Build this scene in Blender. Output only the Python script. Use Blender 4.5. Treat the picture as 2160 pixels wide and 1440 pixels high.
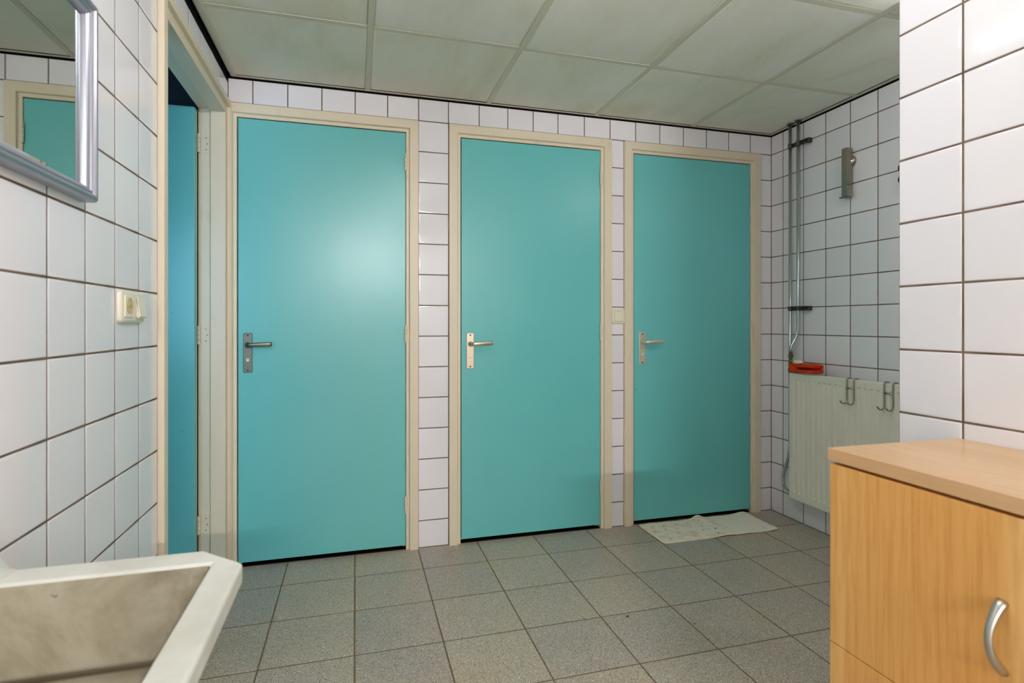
import bpy, bmesh, math, random
from mathutils import Vector, Matrix
random.seed(7)
for o in list(bpy.data.objects): bpy.data.objects.remove(o, do_unlink=True)
scene = bpy.context.scene
COL = scene.collection

# ------------------------------------------------------------------ camera
F_PX, HORIZON, YAW = 1169.7, 682.0, 0.2747
cd = bpy.data.cameras.new('camera'); cam = bpy.data.objects.new('camera', cd); COL.objects.link(cam)
cam.location = (0.5596, -2.7781, 1.1152)
cam.rotation_euler = (math.pi / 2, 0, -YAW)
cd.sensor_width = 36.0; cd.lens = F_PX / 2160 * 36; cd.shift_y = -(720 - HORIZON) / 2160
cd.clip_start = 0.02; cd.clip_end = 50
cd.dof.use_dof = True; cd.dof.focus_distance = 2.7; cd.dof.aperture_fstop = 5.0
scene.camera = cam

# ------------------------------------------------------------------ world, exposure
w = bpy.data.worlds.new('world'); scene.world = w; w.use_nodes = True
w.node_tree.nodes['Background'].inputs[0].default_value = (0, 0, 0, 1)
w.node_tree.nodes['Background'].inputs[1].default_value = 0.0
scene.view_settings.view_transform = 'Standard'; scene.view_settings.look = 'None'
scene.view_settings.gamma = 1.0; scene.view_settings.use_curve_mapping = False
scene.view_settings.exposure = -0.06
scene.cycles.diffuse_bounces = 10; scene.cycles.glossy_bounces = 6; scene.cycles.max_bounces = 14
scene.cycles.use_denoising = True; scene.cycles.sample_clamp_indirect = 8.0
TUBE = 66.0           # brightness of the fluorescent tubes
TUBE_COL = (1.0, 1.0, 1.01)
FILL_ALCOVE = 52.0    # small fill tube added in the alcove, out of view
FILL_BACK = 770.0     # crosswise fill tube added far behind the viewer
PANE_FILL = 9.0             # brightness of the blue fill pane added in the side room

# ------------------------------------------------------------------ room numbers
W2, XP, ZC = 2.958, 1.840, 2.242       # alcove wall, near right wall, ceiling
YP = -1.729                            # corner of the near right wall
YR = -7.2                              # wall behind the camera
P = 0.153                              # wall tile pitch
ZT = [2.123 - P * i for i in range(14)] + [0.0]
TOPB = 2.231

# ------------------------------------------------------------------ helpers
def link(name, me, mats, parent=None, smooth=False):
    o = bpy.data.objects.new(name, me); COL.objects.link(o)
    if not isinstance(mats, (list, tuple)): mats = [mats]
    for m in mats: me.materials.append(m)
    if smooth:
        for p in me.polygons: p.use_smooth = True
    if parent is not None: o.parent = parent
    return o

def obj(name, bm, mat, parent=None, smooth=False, loc=None):
    bmesh.ops.recalc_face_normals(bm, faces=bm.faces)
    me = bpy.data.meshes.new(name); bm.to_mesh(me); bm.free()
    o = link(name, me, mat, parent, smooth)
    if loc is not None: o.location = loc
    return o

def tag(o, label, cat=None, group=None, kind=None):
    o['label'] = label
    if cat: o['category'] = cat
    if group: o['group'] = group
    if kind: o['kind'] = kind
    return o

def empty(name, loc, label, cat=None, group=None, kind=None):
    o = bpy.data.objects.new(name, None); COL.objects.link(o); o.location = loc
    o.empty_display_size = 0.05
    return tag(o, label, cat, group, kind)

def B(): return bmesh.new()

def box(bm, x0, x1, y0, y1, z0, z1, bev=0.0, seg=2):
    x0, x1 = min(x0, x1), max(x0, x1); y0, y1 = min(y0, y1), max(y0, y1); z0, z1 = min(z0, z1), max(z0, z1)
    r = bmesh.ops.create_cube(bm, size=1.0)
    for v in r['verts']:
        v.co = Vector(((x0 + x1) / 2 + v.co.x * (x1 - x0), (y0 + y1) / 2 + v.co.y * (y1 - y0), (z0 + z1) / 2 + v.co.z * (z1 - z0)))
    if bev > 0:
        es = list({e for v in r['verts'] for e in v.link_edges})
        bmesh.ops.bevel(bm, geom=es, offset=bev, segments=seg, profile=0.5, affect='EDGES')
    return bm

def tube(bm, pts, rad, n=12, caps=True):
    pts = [Vector(p) for p in pts]
    rads = rad if isinstance(rad, (list, tuple)) else [rad] * len(pts)
    rings = []; prev = None
    for i, p in enumerate(pts):
        t = (pts[min(i + 1, len(pts) - 1)] - pts[max(i - 1, 0)]).normalized()
        if prev is None:
            a = Vector((0, 0, 1)) if abs(t.z) < 0.9 else Vector((0, 1, 0))
            u = t.cross(a).normalized()
        else:
            u = (prev - t * prev.dot(t)).normalized()
        prev = u; v = t.cross(u)
        rings.append([bm.verts.new(p + (u * math.cos(2 * math.pi * k / n) + v * math.sin(2 * math.pi * k / n)) * rads[i]) for k in range(n)])
    for a, b in zip(rings, rings[1:]):
        for k in range(n): bm.faces.new((a[k], a[(k + 1) % n], b[(k + 1) % n], b[k]))
    if caps: bm.faces.new(rings[0]); bm.faces.new(rings[-1])
    return bm

def curve_pts(ctrl, n=8):
    """Catmull-Rom through control points."""
    c = [Vector(p) for p in ctrl]; c = [c[0] * 2 - c[1]] + c + [c[-1] * 2 - c[-2]]; out = []
    for i in range(1, len(c) - 2):
        for k in range(n):
            t = k / n
            out.append(0.5 * ((2 * c[i]) + (c[i + 1] - c[i - 1]) * t + (2 * c[i - 1] - 5 * c[i] + 4 * c[i + 1] - c[i + 2]) * t * t
                              + (-c[i - 1] + 3 * c[i] - 3 * c[i + 1] + c[i + 2]) * t ** 3))
    out.append(c[-2]); return out

def round_path(ctrl, r, n=6):
    """Polyline with each corner rounded by radius r (quadratic)."""
    c = [Vector(p) for p in ctrl]; out = [c[0]]
    for i in range(1, len(c) - 1):
        a = (c[i - 1] - c[i]); b = (c[i + 1] - c[i])
        ra = min(r, a.length * 0.49); rb = min(r, b.length * 0.49)
        p0 = c[i] + a.normalized() * ra; p1 = c[i] + b.normalized() * rb
        for k in range(n + 1):
            t = k / n; out.append(p0 * (1 - t) ** 2 + c[i] * 2 * t * (1 - t) + p1 * t * t)
    out.append(c[-1]); return out

def lathe(bm, prof, center, axis, n=24):
    """prof: (radius, height along axis)."""
    axis = Vector(axis).normalized(); a = Vector((0, 0, 1)) if abs(axis.z) < 0.9 else Vector((1, 0, 0))
    u = axis.cross(a).normalized(); v = axis.cross(u); c = Vector(center); rings = []
    for r, h in prof:
        rings.append([bm.verts.new(c + axis * h + (u * math.cos(2 * math.pi * k / n) + v * math.sin(2 * math.pi * k / n)) * max(r, 1e-5)) for k in range(n)])
    for a_, b_ in zip(rings, rings[1:]):
        for k in range(n): bm.faces.new((a_[k], a_[(k + 1) % n], b_[(k + 1) % n], b_[k]))
    bm.faces.new(rings[0]); bm.faces.new(rings[-1])
    return bm

def prism(bm, poly, origin, U, V, N, depth):
    """Extrude a 2D polygon (u,v) from origin by depth along N."""
    U, V, N, o = Vector(U), Vector(V), Vector(N), Vector(origin)
    a = [bm.verts.new(o + U * p[0] + V * p[1]) for p in poly]
    b = [bm.verts.new(o + U * p[0] + V * p[1] + N * depth) for p in poly]
    bm.faces.new(a); bm.faces.new(b)
    for i in range(len(poly)):
        j = (i + 1) % len(poly); bm.faces.new((a[i], a[j], b[j], b[i]))
    return bm

def rrect(w_, h_, r, n=5):
    out = []
    for cx, cy, a0 in ((w_ / 2 - r, h_ / 2 - r, 0), (-w_ / 2 + r, h_ / 2 - r, 90), (-w_ / 2 + r, -h_ / 2 + r, 180), (w_ / 2 - r, -h_ / 2 + r, 270)):
        for k in range(n + 1):
            t = math.radians(a0 + 90 * k / n); out.append((cx + r * math.cos(t), cy + r * math.sin(t)))
    return out

# ------------------------------------------------------------------ materials
def S(c):
    return tuple(((x / 255) / 12.92 if x / 255 <= 0.04045 else ((x / 255 + 0.055) / 1.055) ** 2.4) for x in c) + (1.0,)

def mat(name, rgb, rough=0.5, metal=0.0, spec=0.5, coat=0.0):
    m = bpy.data.materials.new(name); m.use_nodes = True
    b = m.node_tree.nodes['Principled BSDF']
    b.inputs['Base Color'].default_value = S(rgb); b.inputs['Roughness'].default_value = rough
    b.inputs['Metallic'].default_value = metal; b.inputs['Specular IOR Level'].default_value = spec
    if coat: b.inputs['Coat Weight'].default_value = coat; b.inputs['Coat Roughness'].default_value = 0.1
    return m

class NT:
    def __init__(self, m): self.m = m; self.t = m.node_tree; self.b = self.t.nodes['Principled BSDF']
    def n(self, typ, **kw):
        x = self.t.nodes.new(typ)
        for k, v in kw.items():
            if k in x.inputs.keys(): x.inputs[k].default_value = v
            else: setattr(x, k, v)
        return x
    def l(self, a, b): self.t.links.new(a, b)
    def coord(self, which='Position', scale=(1, 1, 1)):
        if which == 'Position': o = self.n('ShaderNodeNewGeometry').outputs['Position']
        else: o = self.n('ShaderNodeTexCoord').outputs[which]
        mp = self.n('ShaderNodeMapping'); mp.inputs['Scale'].default_value = scale
        self.l(o, mp.inputs['Vector']); return mp.outputs['Vector']
    def noise(self, vec, scale, detail=3, rough=0.5, dist=0.0):
        x = self.n('ShaderNodeTexNoise'); x.inputs['Scale'].default_value = scale; x.inputs['Detail'].default_value = detail
        x.inputs['Roughness'].default_value = rough; x.inputs['Distortion'].default_value = dist
        self.l(vec, x.inputs['Vector']); return x.outputs['Fac']
    def ramp(self, fac, stops):
        r = self.n('ShaderNodeValToRGB'); el = r.color_ramp.elements
        while len(el) > 1: el.remove(el[-1])
        for i, (p, c) in enumerate(stops):
            e = el[0] if i == 0 else el.new(p)
            e.position = p; e.color = c if len(c) == 4 else S(c)
        self.l(fac, r.inputs['Fac']); return r.outputs['Color']
    def mix(self, fac, a, b, mode='MIX'):
        x = self.n('ShaderNodeMix', data_type='RGBA', blend_type=mode)
        for s, v in ((0, fac), (6, a), (7, b)):
            if hasattr(v, 'is_output'): self.l(v, x.inputs[s])
            else: x.inputs[s].default_value = v
        return x.outputs[2]
    def base(self, c): self.l(c, self.b.inputs['Base Color'])
    def bump(self, fac, strength=0.2, dist=0.01):
        x = self.n('ShaderNodeBump'); x.inputs['Strength'].default_value = strength; x.inputs['Distance'].default_value = dist
        self.l(fac, x.inputs['Height']); self.l(x.outputs['Normal'], self.b.inputs['Normal'])

G0, G1 = (0, 0, 0, 1), (1, 1, 1, 1)
# glazed wall tile: a hint of difference from tile to tile
M_TILE = mat('glazed_white_tile', (226, 226, 229), 0.07)
k = NT(M_TILE); rnd = k.n('ShaderNodeObjectInfo').outputs['Random']
k.base(k.ramp(rnd, [(0, (231, 228, 233)), (0.5, (235, 232, 238)), (1, (239, 235, 239))]))
k.bump(k.noise(k.coord(), 9, 2), 0.03, 0.01)
M_GROUT = mat('brown_grout', (104, 86, 72), 0.9, spec=0.2)
k = NT(M_GROUT); k.base(k.ramp(k.noise(k.coord(), 14, 4), [(0.3, (88, 72, 60)), (0.7, (128, 108, 92))]))
M_WALL = mat('plain_white_wall', (222, 222, 224), 0.3)
M_TEAL = mat('teal_door_paint', (106, 190, 190), 0.27)
k = NT(M_TEAL); v = k.coord()
c = k.ramp(k.noise(v, 1.6, 3), [(0.3, (104, 189, 189)), (0.7, (108, 191, 192))])
# small dark scuffs and specks
sp = k.ramp(k.noise(v, 46, 2, 0.4), [(0.765, G0), (0.80, (120, 120, 120, 1))])
sp2 = k.n('ShaderNodeMath', operation='MULTIPLY'); sp2.inputs[1].default_value = 0.45
bw = k.n('ShaderNodeRGBToBW'); k.l(k.ramp(k.noise(v, 46, 2, 0.4), [(0.765, G0), (0.80, G1)]), bw.inputs[0]); k.l(bw.outputs[0], sp2.inputs[0])
k.base(k.mix(sp2.outputs[0], c, S((30, 84, 88))))
k.bump(k.noise(v, 160, 2), 0.10, 0.002)
M_CREAM = mat('cream_frame_paint', (226, 212, 188), 0.38)
k = NT(M_CREAM); v = k.coord(scale=(1, 1, 0.35))
k.base(k.mix(k.ramp(k.noise(v, 24, 4, 0.65), [(0.62, G0), (0.82, (0.35, 0.35, 0.35, 1))]), S((226, 212, 188)), S((178, 156, 124))))
M_IVORY = mat('ivory_plastic', (232, 226, 206), 0.32)
M_IVORYD = mat('ivory_socket_inside', (196, 176, 112), 0.45)
M_ALU = mat('brushed_aluminium', (196, 194, 188), 0.32, 1.0)
k = NT(M_ALU); k.bump(k.noise(k.coord(scale=(1, 1, 30)), 40, 2), 0.05, 0.001)
M_STEEL = mat('stainless_steel', (158, 152, 138), 0.28, 1.0)
M_CHROME = mat('chromed_wire', (176, 172, 160), 0.16, 1.0)
M_PIPE = mat('galvanised_pipe', (190, 196, 196), 0.22, 0.85)
M_BRASS = mat('tarnished_brass', (128, 112, 82), 0.4, 0.9)
M_CLAMP = mat('dark_clamp_metal', (92, 88, 76), 0.45, 0.85)
M_SCREW = mat('screw_dark', (58, 54, 50), 0.5, 0.8)
M_MIRROR = mat('mirror_silver', (205, 212, 208), 0.015, 1.0)
M_MFRAME = mat('silver_mirror_frame', (168, 168, 180), 0.30, 0.7)
M_BLACK = mat('black_gap_strip', (6, 6, 7), 0.9, spec=0.1)
M_ROOM_SHADE = mat('side_room_painted_shade', (34, 38, 44), 0.6)  # dark colour stands in for the missing light in the side room
# ceiling board
M_CEIL = mat('mineral_ceiling_board', (206, 208, 196), 0.9, spec=0.2)
k = NT(M_CEIL); v = k.coord(); off = k.n('ShaderNodeVectorMath', operation='ADD'); k.l(v, off.inputs[0])
cmb = k.n('ShaderNodeMath', operation='MULTIPLY'); cmb.inputs[1].default_value = 40; k.l(k.n('ShaderNodeObjectInfo').outputs['Random'], cmb.inputs[0])
k.l(cmb.outputs[0], off.inputs[1])
mp = k.n('ShaderNodeMapping'); mp.inputs['Scale'].default_value = (1.0, 0.35, 1.0); mp.inputs['Rotation'].default_value = (0, 0, 0.5); k.l(off.outputs[0], mp.inputs['Vector'])
c = k.ramp(k.noise(mp.outputs[0], 3.2, 5, 0.6, 0.4), [(0.25, (220, 216, 190)), (0.5, (238, 236, 222)), (0.75, (246, 246, 238))])
c = k.mix(k.ramp(k.noise(off.outputs[0], 420, 1), [(0.35, (0.12, 0.12, 0.12, 1)), (0.6, G0)]), c, S((150, 150, 136)))
k.base(c); k.bump(k.noise(off.outputs[0], 300, 2), 0.25, 0.002)
M_TBAR = mat('ceiling_bar_paint', (212, 206, 186), 0.5)
M_TRIM = mat('ceiling_edge_trim_paint', (208, 204, 186), 0.5)
# terrazzo-look floor tile
M_FLOOR = mat('speckled_grey_floor_tile', (124, 124, 114), 0.36)
k = NT(M_FLOOR); v = k.coord()
c = k.ramp(k.noise(v, 2.4, 4, 0.55), [(0.3, (182, 169, 154)), (0.5, (192, 181, 170)), (0.72, (198, 181, 158))])
c = k.mix(k.ramp(k.noise(v, 260, 2, 0.6), [(0.36, G1), (0.54, G0)]), c, S((124, 114, 100)))
def flecks(scale, lo, hi, thr):
    vo = k.n('ShaderNodeTexVoronoi', feature='F1'); vo.inputs['Scale'].default_value = scale; k.l(v, vo.inputs['Vector'])
    d = k.ramp(vo.outputs['Distance'], [(lo, G1), (hi, G0)])
    s = k.n('ShaderNodeSeparateColor'); k.l(vo.outputs['Color'], s.inputs[0])
    g = k.n('ShaderNodeMath', operation='GREATER_THAN'); g.inputs[1].default_value = thr; k.l(s.outputs[0], g.inputs[0])
    return k.mix(g.outputs[0], G0, d)
c = k.mix(flecks(150, 0.22, 0.33, 0.64), c, S((214, 209, 198)))
c = k.mix(flecks(88, 0.14, 0.22, 0.82), c, S((236, 232, 224)))
c = k.mix(flecks(115, 0.16, 0.26, 0.76), c, S((62, 60, 58)))
rnd = k.n('ShaderNodeObjectInfo').outputs['Random']
c = k.mix(1.0, c, k.ramp(rnd, [(0, (0.90, 0.90, 0.92, 1)), (1, (1.05, 1.03, 0.98, 1))]), 'MULTIPLY')
k.base(c); k.bump(k.noise(v, 180, 2), 0.08, 0.002)
M_FGROUT = mat('brown_floor_grout', (118, 100, 82), 0.9, spec=0.2)
# beech laminate
def beech(name, axis, pal):
    m = mat(name, (214, 164, 104), 0.34); k = NT(m)
    sc = {'z': (1, 1, 0.06), 'y': (1, 0.06, 1)}[axis]
    v = k.coord(scale=sc)
    c = k.ramp(k.noise(v, 9, 2, 0.5, 0.3), [(0.25, pal[0]), (0.5, pal[1]), (0.75, pal[2])])
    f = k.noise(v, 120, 3, 0.6, 0.15)
    c = k.mix(k.ramp(f, [(0.38, (0.42, 0.42, 0.42, 1)), (0.55, G0)]), c, S(pal[3]))
    wv = k.n('ShaderNodeTexWave', wave_type='BANDS', bands_direction='Y' if axis == 'z' else 'X')
    wv.inputs['Scale'].default_value = 14; wv.inputs['Distortion'].default_value = 5; wv.inputs['Detail'].default_value = 2; wv.inputs['Detail Scale'].default_value = 0.8
    k.l(k.coord(scale={'z': (1, 1, 0.35), 'y': (1, 0.3, 1)}[axis]), wv.inputs['Vector'])
    c = k.mix(k.ramp(wv.outputs['Fac'], [(0.0, (0.22, 0.22, 0.22, 1)), (0.35, G0)]), c, S(pal[3]))
    k.base(c); return m
M_BEECHZ = beech('beech_laminate_upright_grain', 'z', ((222, 160, 84), (232, 178, 104), (242, 200, 134), (204, 138, 66)))
M_BEECHY = beech('beech_laminate_lengthwise_grain', 'y', ((212, 172, 128), (220, 182, 140), (226, 192, 154), (204, 158, 110)))
M_SINK = mat('pale_cast_stone_sink', (222, 221, 214), 0.42)
k = NT(M_SINK); k.base(k.ramp(k.noise(k.coord(), 9, 5, 0.6), [(0.3, (208, 206, 196)), (0.6, (224, 223, 216))]))
M_BASIN = mat('grimy_sink_inside', (160, 152, 134), 0.5)
k = NT(M_BASIN); v = k.coord()
c = k.ramp(k.noise(v, 6, 6, 0.65, 0.6), [(0.3, (140, 129, 106)), (0.5, (176, 168, 148)), (0.7, (192, 186, 168))])
sx = k.n('ShaderNodeSeparateXYZ'); k.l(v, sx.inputs[0])
mr = k.n('ShaderNodeMapRange'); mr.inputs['From Min'].default_value = 0.20; mr.inputs['From Max'].default_value = 0.36; k.l(sx.outputs[0], mr.inputs[0])
mm = k.n('ShaderNodeMath', operation='MULTIPLY'); k.l(mr.outputs[0], mm.inputs[0])
bw = k.n('ShaderNodeRGBToBW'); k.l(k.ramp(k.noise(v, 13, 6, 0.7, 0.4), [(0.36, G0), (0.66, (0.85, 0.85, 0.85, 1))]), bw.inputs[0]); k.l(bw.outputs[0], mm.inputs[1])
c = k.mix(mm.outputs[0], c, S((92, 74, 44)))
c = k.mix(k.ramp(sx.outputs[2], [(0.6105, G0), (0.6125, G1), (0.6165, G1), (0.6215, G0)]), c, S((70, 56, 34)))
k.base(k.mix(k.ramp(k.noise(v, 60, 4), [(0.7, G0), (0.78, (0.7, 0.7, 0.7, 1))]), c, S((86, 74, 56))))
M_RAD = mat('radiator_enamel', (234, 228, 214), 0.38)
k = NT(M_RAD); k.base(k.mix(k.ramp(k.noise(k.coord(), 40, 5, 0.7), [(0.74, G0), (0.80, (0.6, 0.6, 0.6, 1))]), S((234, 228, 214)), S((150, 126, 92))))
M_RED = mat('red_orange_cloth', (206, 62, 22), 0.75, spec=0.25)
k = NT(M_RED); k.base(k.ramp(k.noise(k.coord(), 30, 4), [(0.3, (196, 48, 14)), (0.7, (214, 74, 30))])); k.bump(k.noise(k.coord(), 400, 2), 0.3, 0.002)
M_SPONGE = mat('cream_sponge', (232, 224, 184), 0.9, spec=0.1)
k = NT(M_SPONGE); k.bump(k.noise(k.coord(), 220, 3), 0.6, 0.004)
M_MAT = mat('white_rubber_mat', (226, 222, 204), 0.6)
k = NT(M_MAT); v = k.coord()
xg = k.n('ShaderNodeSeparateXYZ'); k.l(v, xg.inputs[0])
st = k.mix(k.ramp(k.noise(v, 16, 5, 0.65), [(0.48, G0), (0.7, (0.6, 0.6, 0.6, 1))]), S((250, 238, 220)), S((204, 172, 120)))
mr = k.n('ShaderNodeMapRange'); mr.inputs['From Min'].default_value = 2.42; mr.inputs['From Max'].default_value = 2.62; k.l(xg.outputs[0], mr.inputs[0])
k.base(k.mix(mr.outputs[0], st, S((249, 239, 224))))
M_HOLE = mat('dirt_in_suction_hole', (92, 78, 56), 0.9, spec=0.1)
M_DEBRIS = mat('dry_leaf_brown', (58, 44, 32), 0.9, spec=0.1)

def emis(name, col, strength):
    m = bpy.data.materials.new(name); m.use_nodes = True; t = m.node_tree
    for n_ in list(t.nodes): t.nodes.remove(n_)
    e = t.nodes.new('ShaderNodeEmission'); e.inputs[0].default_value = (*col, 1); e.inputs[1].default_value = strength
    o = t.nodes.new('ShaderNodeOutputMaterial'); t.links.new(e.outputs[0], o.inputs[0]); return m
M_TUBE = emis('glowing_fluorescent_tube', TUBE_COL, TUBE)
M_FILL_C = emis('added_fill_tube_alcove', TUBE_COL, FILL_ALCOVE)
M_FILL_B = emis('added_fill_tube_rear', TUBE_COL, FILL_BACK)
M_PANE_FILL = emis('blue_fill_pane', (0.30, 0.66, 1.0), PANE_FILL)

# ------------------------------------------------------------------ tiles
_cache = {}
def tile_mesh(w_, h_, t, rings, material, name):
    key = (round(w_, 4), round(h_, 4), material.name)
    if key in _cache: return _cache[key]
    bm = B(); prev = None
    for ins, z in rings:
        a, b = w_ / 2 - ins, h_ / 2 - ins
        q = [bm.verts.new(p) for p in ((-a, -b, z), (a, -b, z), (a, b, z), (-a, b, z))]
        if prev:
            for i in range(4): bm.faces.new((prev[i], prev[(i + 1) % 4], q[(i + 1) % 4], q[i]))
        prev = q
    bm.faces.new(prev)
    me = bpy.data.meshes.new(name); bm.to_mesh(me); bm.free(); me.materials.append(material)
    for p in me.polygons: p.use_smooth = True
    _cache[key] = me; return me
WT = [(0, -0.002), (0.0002, 0.0001), (0.0009, 0.0006), (0.0024, 0.0009), (0.007, 0.0010)]
FT = [(0, -0.002), (0.0003, 0.0002), (0.001, 0.0006), (0.003, 0.0008), (0.01, 0.0008)]
def lay(parent, name, origin, U, V, N, u0, u1, v0, v1, gap=0.0044, rings=WT, material=None, tilt=0.0022, drop=0.0):
    g = gap / 2; w_, h_ = (u1 - u0) - gap, (v1 - v0) - gap
    me = tile_mesh(w_, h_, 0, rings, material or M_TILE, name)
    o = bpy.data.objects.new(name, me); COL.objects.link(o); o.parent = parent
    U, V, N = Vector(U), Vector(V), Vector(N)
    c = Vector(origin) + U * ((u0 + u1) / 2) + V * ((v0 + v1) / 2) + N * drop
    R = Matrix((U, V, N)).transposed().to_4x4()
    o.matrix_local = Matrix.Translation(c) @ R @ Matrix.Rotation(random.uniform(-tilt, tilt), 4, 'X') @ Matrix.Rotation(random.uniform(-tilt, tilt), 4, 'Y')
    return o

# ------------------------------------------------------------------ shell
def struct(name, bm, m, label=None):
    o = obj(name, bm, m); o['kind'] = 'structure'
    if label: o['label'] = label
    return o

# floor
bm = B(); box(bm, -1.4, 3.1, YR - 0.1, 0.9, -0.12, 0.0)
floor = struct('floor', bm, M_FGROUT, 'grey speckled terrazzo-look tile floor with brown joints')
FX, FY, PF = 0.2554, 0.0591, 0.3002
ux = [0.002] + [FX + PF * i for i in range(0, 9)] + [W2 - 0.001]
vy = [-0.001] + [FY - PF * i for i in range(1, 24)]
for i in range(len(ux) - 1):
    for j in range(len(vy) - 1):
        if ux[i] > XP - 0.15 and vy[j] < YP - 0.3: continue
        lay(floor, 'floor_tile', (0, 0, 0), (1, 0, 0), (0, 1, 0), (0, 0, 1), ux[i], ux[i + 1], vy[j + 1], vy[j], 0.0048, FT, M_FLOOR, 0.0006)

us = [-1.34, FX - PF * 5, FX - PF * 4, FX - PF * 3, FX - PF * 2, -0.002]
for i in range(len(us) - 1):
    for j in range(len(vy) - 1):
        if vy[j + 1] < -1.9: continue
        lay(floor, 'floor_tile', (0, 0, 0), (1, 0, 0), (0, 1, 0), (0, 0, 1), us[i], us[i + 1], vy[j + 1], vy[j], 0.0048, FT, M_FLOOR, 0.0006)

# back wall with three door openings
bm = B()
for x0, x1 in ((0.830, 1.040), (1.876, 2.010), (2.842, W2)): box(bm, x0, x1, 0.0, 0.11, 0.0, 2.118)
box(bm, 0.0, W2, 0.0, 0.11, 2.09, TOPB)
wall_back = struct('wall_back', bm, M_GROUT, 'white tiled back wall with three teal doors')
XJ = [0.0, .104, .254, .405, .557, .710, .8605, 1.0095, 1.168, 1.320, 1.458, 1.597, 1.749, 1.901, 2.056, 2.207, 2.358, 2.509, 2.659, 2.809, W2]
bk = dict(origin=(0, 0, 0), U=(1, 0, 0), V=(0, 0, 1), N=(0, -1, 0))
def backtile(u0, u1, v0, v1): lay(wall_back, 'wall_tile', bk['origin'], bk['U'], bk['V'], bk['N'], u0, u1, v0, v1)
for a, b in zip(XJ, XJ[1:]): backtile(a, b, ZT[0], TOPB + 0.0015)
for a, b in ((0.8585, 1.0105), (1.9035, 1.9835), (2.8695, W2)):
    for i in range(14): backtile(a, b, ZT[i + 1], ZT[i])

# left wall: tiled part, header over the doorway
bm = B()
box(bm, -0.10, 0.0, YR, -0.905, 0.0, 2.213); box(bm, -0.10, 0.0, -0.905, 0.0, 2.085, 2.213)
wall_left = struct('wall_left', bm, M_GROUT, 'white tiled left wall with mirror and open doorway')
ZL = [2.1206 - P * i for i in range(14)] + [0.0]
YL = [-0.9325] + [-1.0774 - P * i for i in range(8)]
bm = B(); box(bm, -0.004, 0.0008, YR, YL[-1] if False else -2.1484, 0.0, 2.2135)
obj('plain_wall_face', bm, M_WALL, wall_left)
lt = dict(origin=(0, 0, 0), U=(0, 1, 0), V=(0, 0, 1), N=(1, 0, 0))
for a, b in zip(YL[1:], YL):
    lay(wall_left, 'wall_tile', lt['origin'], lt['U'], lt['V'], lt['N'], a, b, ZL[0], 2.2135)
    for i in range(14): lay(wall_left, 'wall_tile', lt['origin'], lt['U'], lt['V'], lt['N'], a, b, ZL[i + 1], ZL[i])
YH = [-0.9325, -0.7714, -0.6184, -0.4654, -0.3124, -0.1594, -0.002]
for a, b in zip(YH, YH[1:]): lay(wall_left, 'wall_tile', lt['origin'], lt['U'], lt['V'], lt['N'], a, b, ZL[0] - 0.004, 2.2135)

# alcove wall (far right, behind the radiator)
bm = B(); box(bm, W2, W2 + 0.1, YP - 0.02, 0.11, 0.0, TOPB)
wall_alcove = struct('wall_alcove', bm, M_GROUT, 'white tiled far right wall behind the radiator')
YA = [-0.0, -0.095, -0.248, -0.400, -0.552, -0.705, -0.858, -1.011, -1.164, -1.317, -1.470, -1.623, YP]
rt = dict(origin=(W2, 0, 0), U=(0, -1, 0), V=(0, 0, 1), N=(-1, 0, 0))
for a, b in zip(YA, YA[1:]):
    lay(wall_alcove, 'wall_tile', rt['origin'], rt['U'], rt['V'], rt['N'], -a, -b, ZT[0], TOPB + 0.0015)
    for i in range(14): lay(wall_alcove, 'wall_tile', rt['origin'], rt['U'], rt['V'], rt['N'], -a, -b, ZT[i + 1], ZT[i])

# near right wall, its corner at YP
bm = B(); box(bm, XP, W2 + 0.1, YR, YP, 0.0, 2.26)
wall_right = struct('wall_right', bm, M_GROUT, 'white tiled near right wall above the beech cabinet')
YN = [YP + 0.0015, -1.877, -2.030, -2.183, -2.336, -2.489]
for a, b in zip(YN, YN[1:]):
    lay(wall_right, 'wall_tile', (XP, 0, 0), (0, -1, 0), (0, 0, 1), (-1, 0, 0), -a, -b, ZT[0], 2.2405, tilt=0.0008)
    for i in range(14): lay(wall_right, 'wall_tile', (XP, 0, 0), (0, -1, 0), (0, 0, 1), (-1, 0, 0), -a, -b, ZT[i + 1], ZT[i], tilt=0.0008)
bm = B(); box(bm, XP - 0.0008, XP + 0.004, YR, -2.489, 0.0, 2.2405); obj('plain_wall_face', bm, M_WALL, wall_right)
# its return into the alcove (seen only from the side)
XQ = [XP - 0.0015 + 0.0 + P * i for i in range(0, 7)]
for a, b in zip(XQ, XQ[1:]):
    for i in range(14): lay(wall_right, 'wall_tile', (0, YP, 0), (-1, 0, 0), (0, 0, 1), (0, 1, 0), -b, -a, ZT[i + 1], ZT[i])

# wall behind the camera (plain, never in view)
bm = B(); box(bm, -0.1, XP + 0.2, YR - 0.1, YR, 0.0, 2.26)
struct('wall_behind', bm, M_WALL, 'plain white wall behind the viewer')

# ceiling: slab, boards, bars, edge trims, black gap
bm = B(); box(bm, -0.1, W2 + 0.12, YR - 0.1, 0.12, 2.262, 2.34)
ceiling = struct('ceiling', bm, M_TBAR, 'suspended ceiling of stained pale boards in painted bars')
CX, CY, PC = 0.6148, -0.5934, 0.600
cxs = [0.015] + [CX + PC * i for i in range(4)] + [W2 - 0.006]
cys = [-0.004] + [CY - PC * i for i in range(11)] + [YR]
for i in range(len(cxs) - 1):
    for j in range(len(cys) - 1):
        x0, x1, y0, y1 = cxs[i], cxs[i + 1], cys[j + 1], cys[j]
        if x0 > XP and y1 < YP: continue
        lay(ceiling, 'ceiling_board', (0, 0, ZC + 0.0025), (1, 0, 0), (0, -1, 0), (0, 0, -1), x0, x1, -y1, -y0, 0.0260,
            [(0, -0.012), (0, -0.001), (0.0015, 0.0), (0.01, 0.0)], M_CEIL, 0.0025)
bar_bms = []
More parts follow.
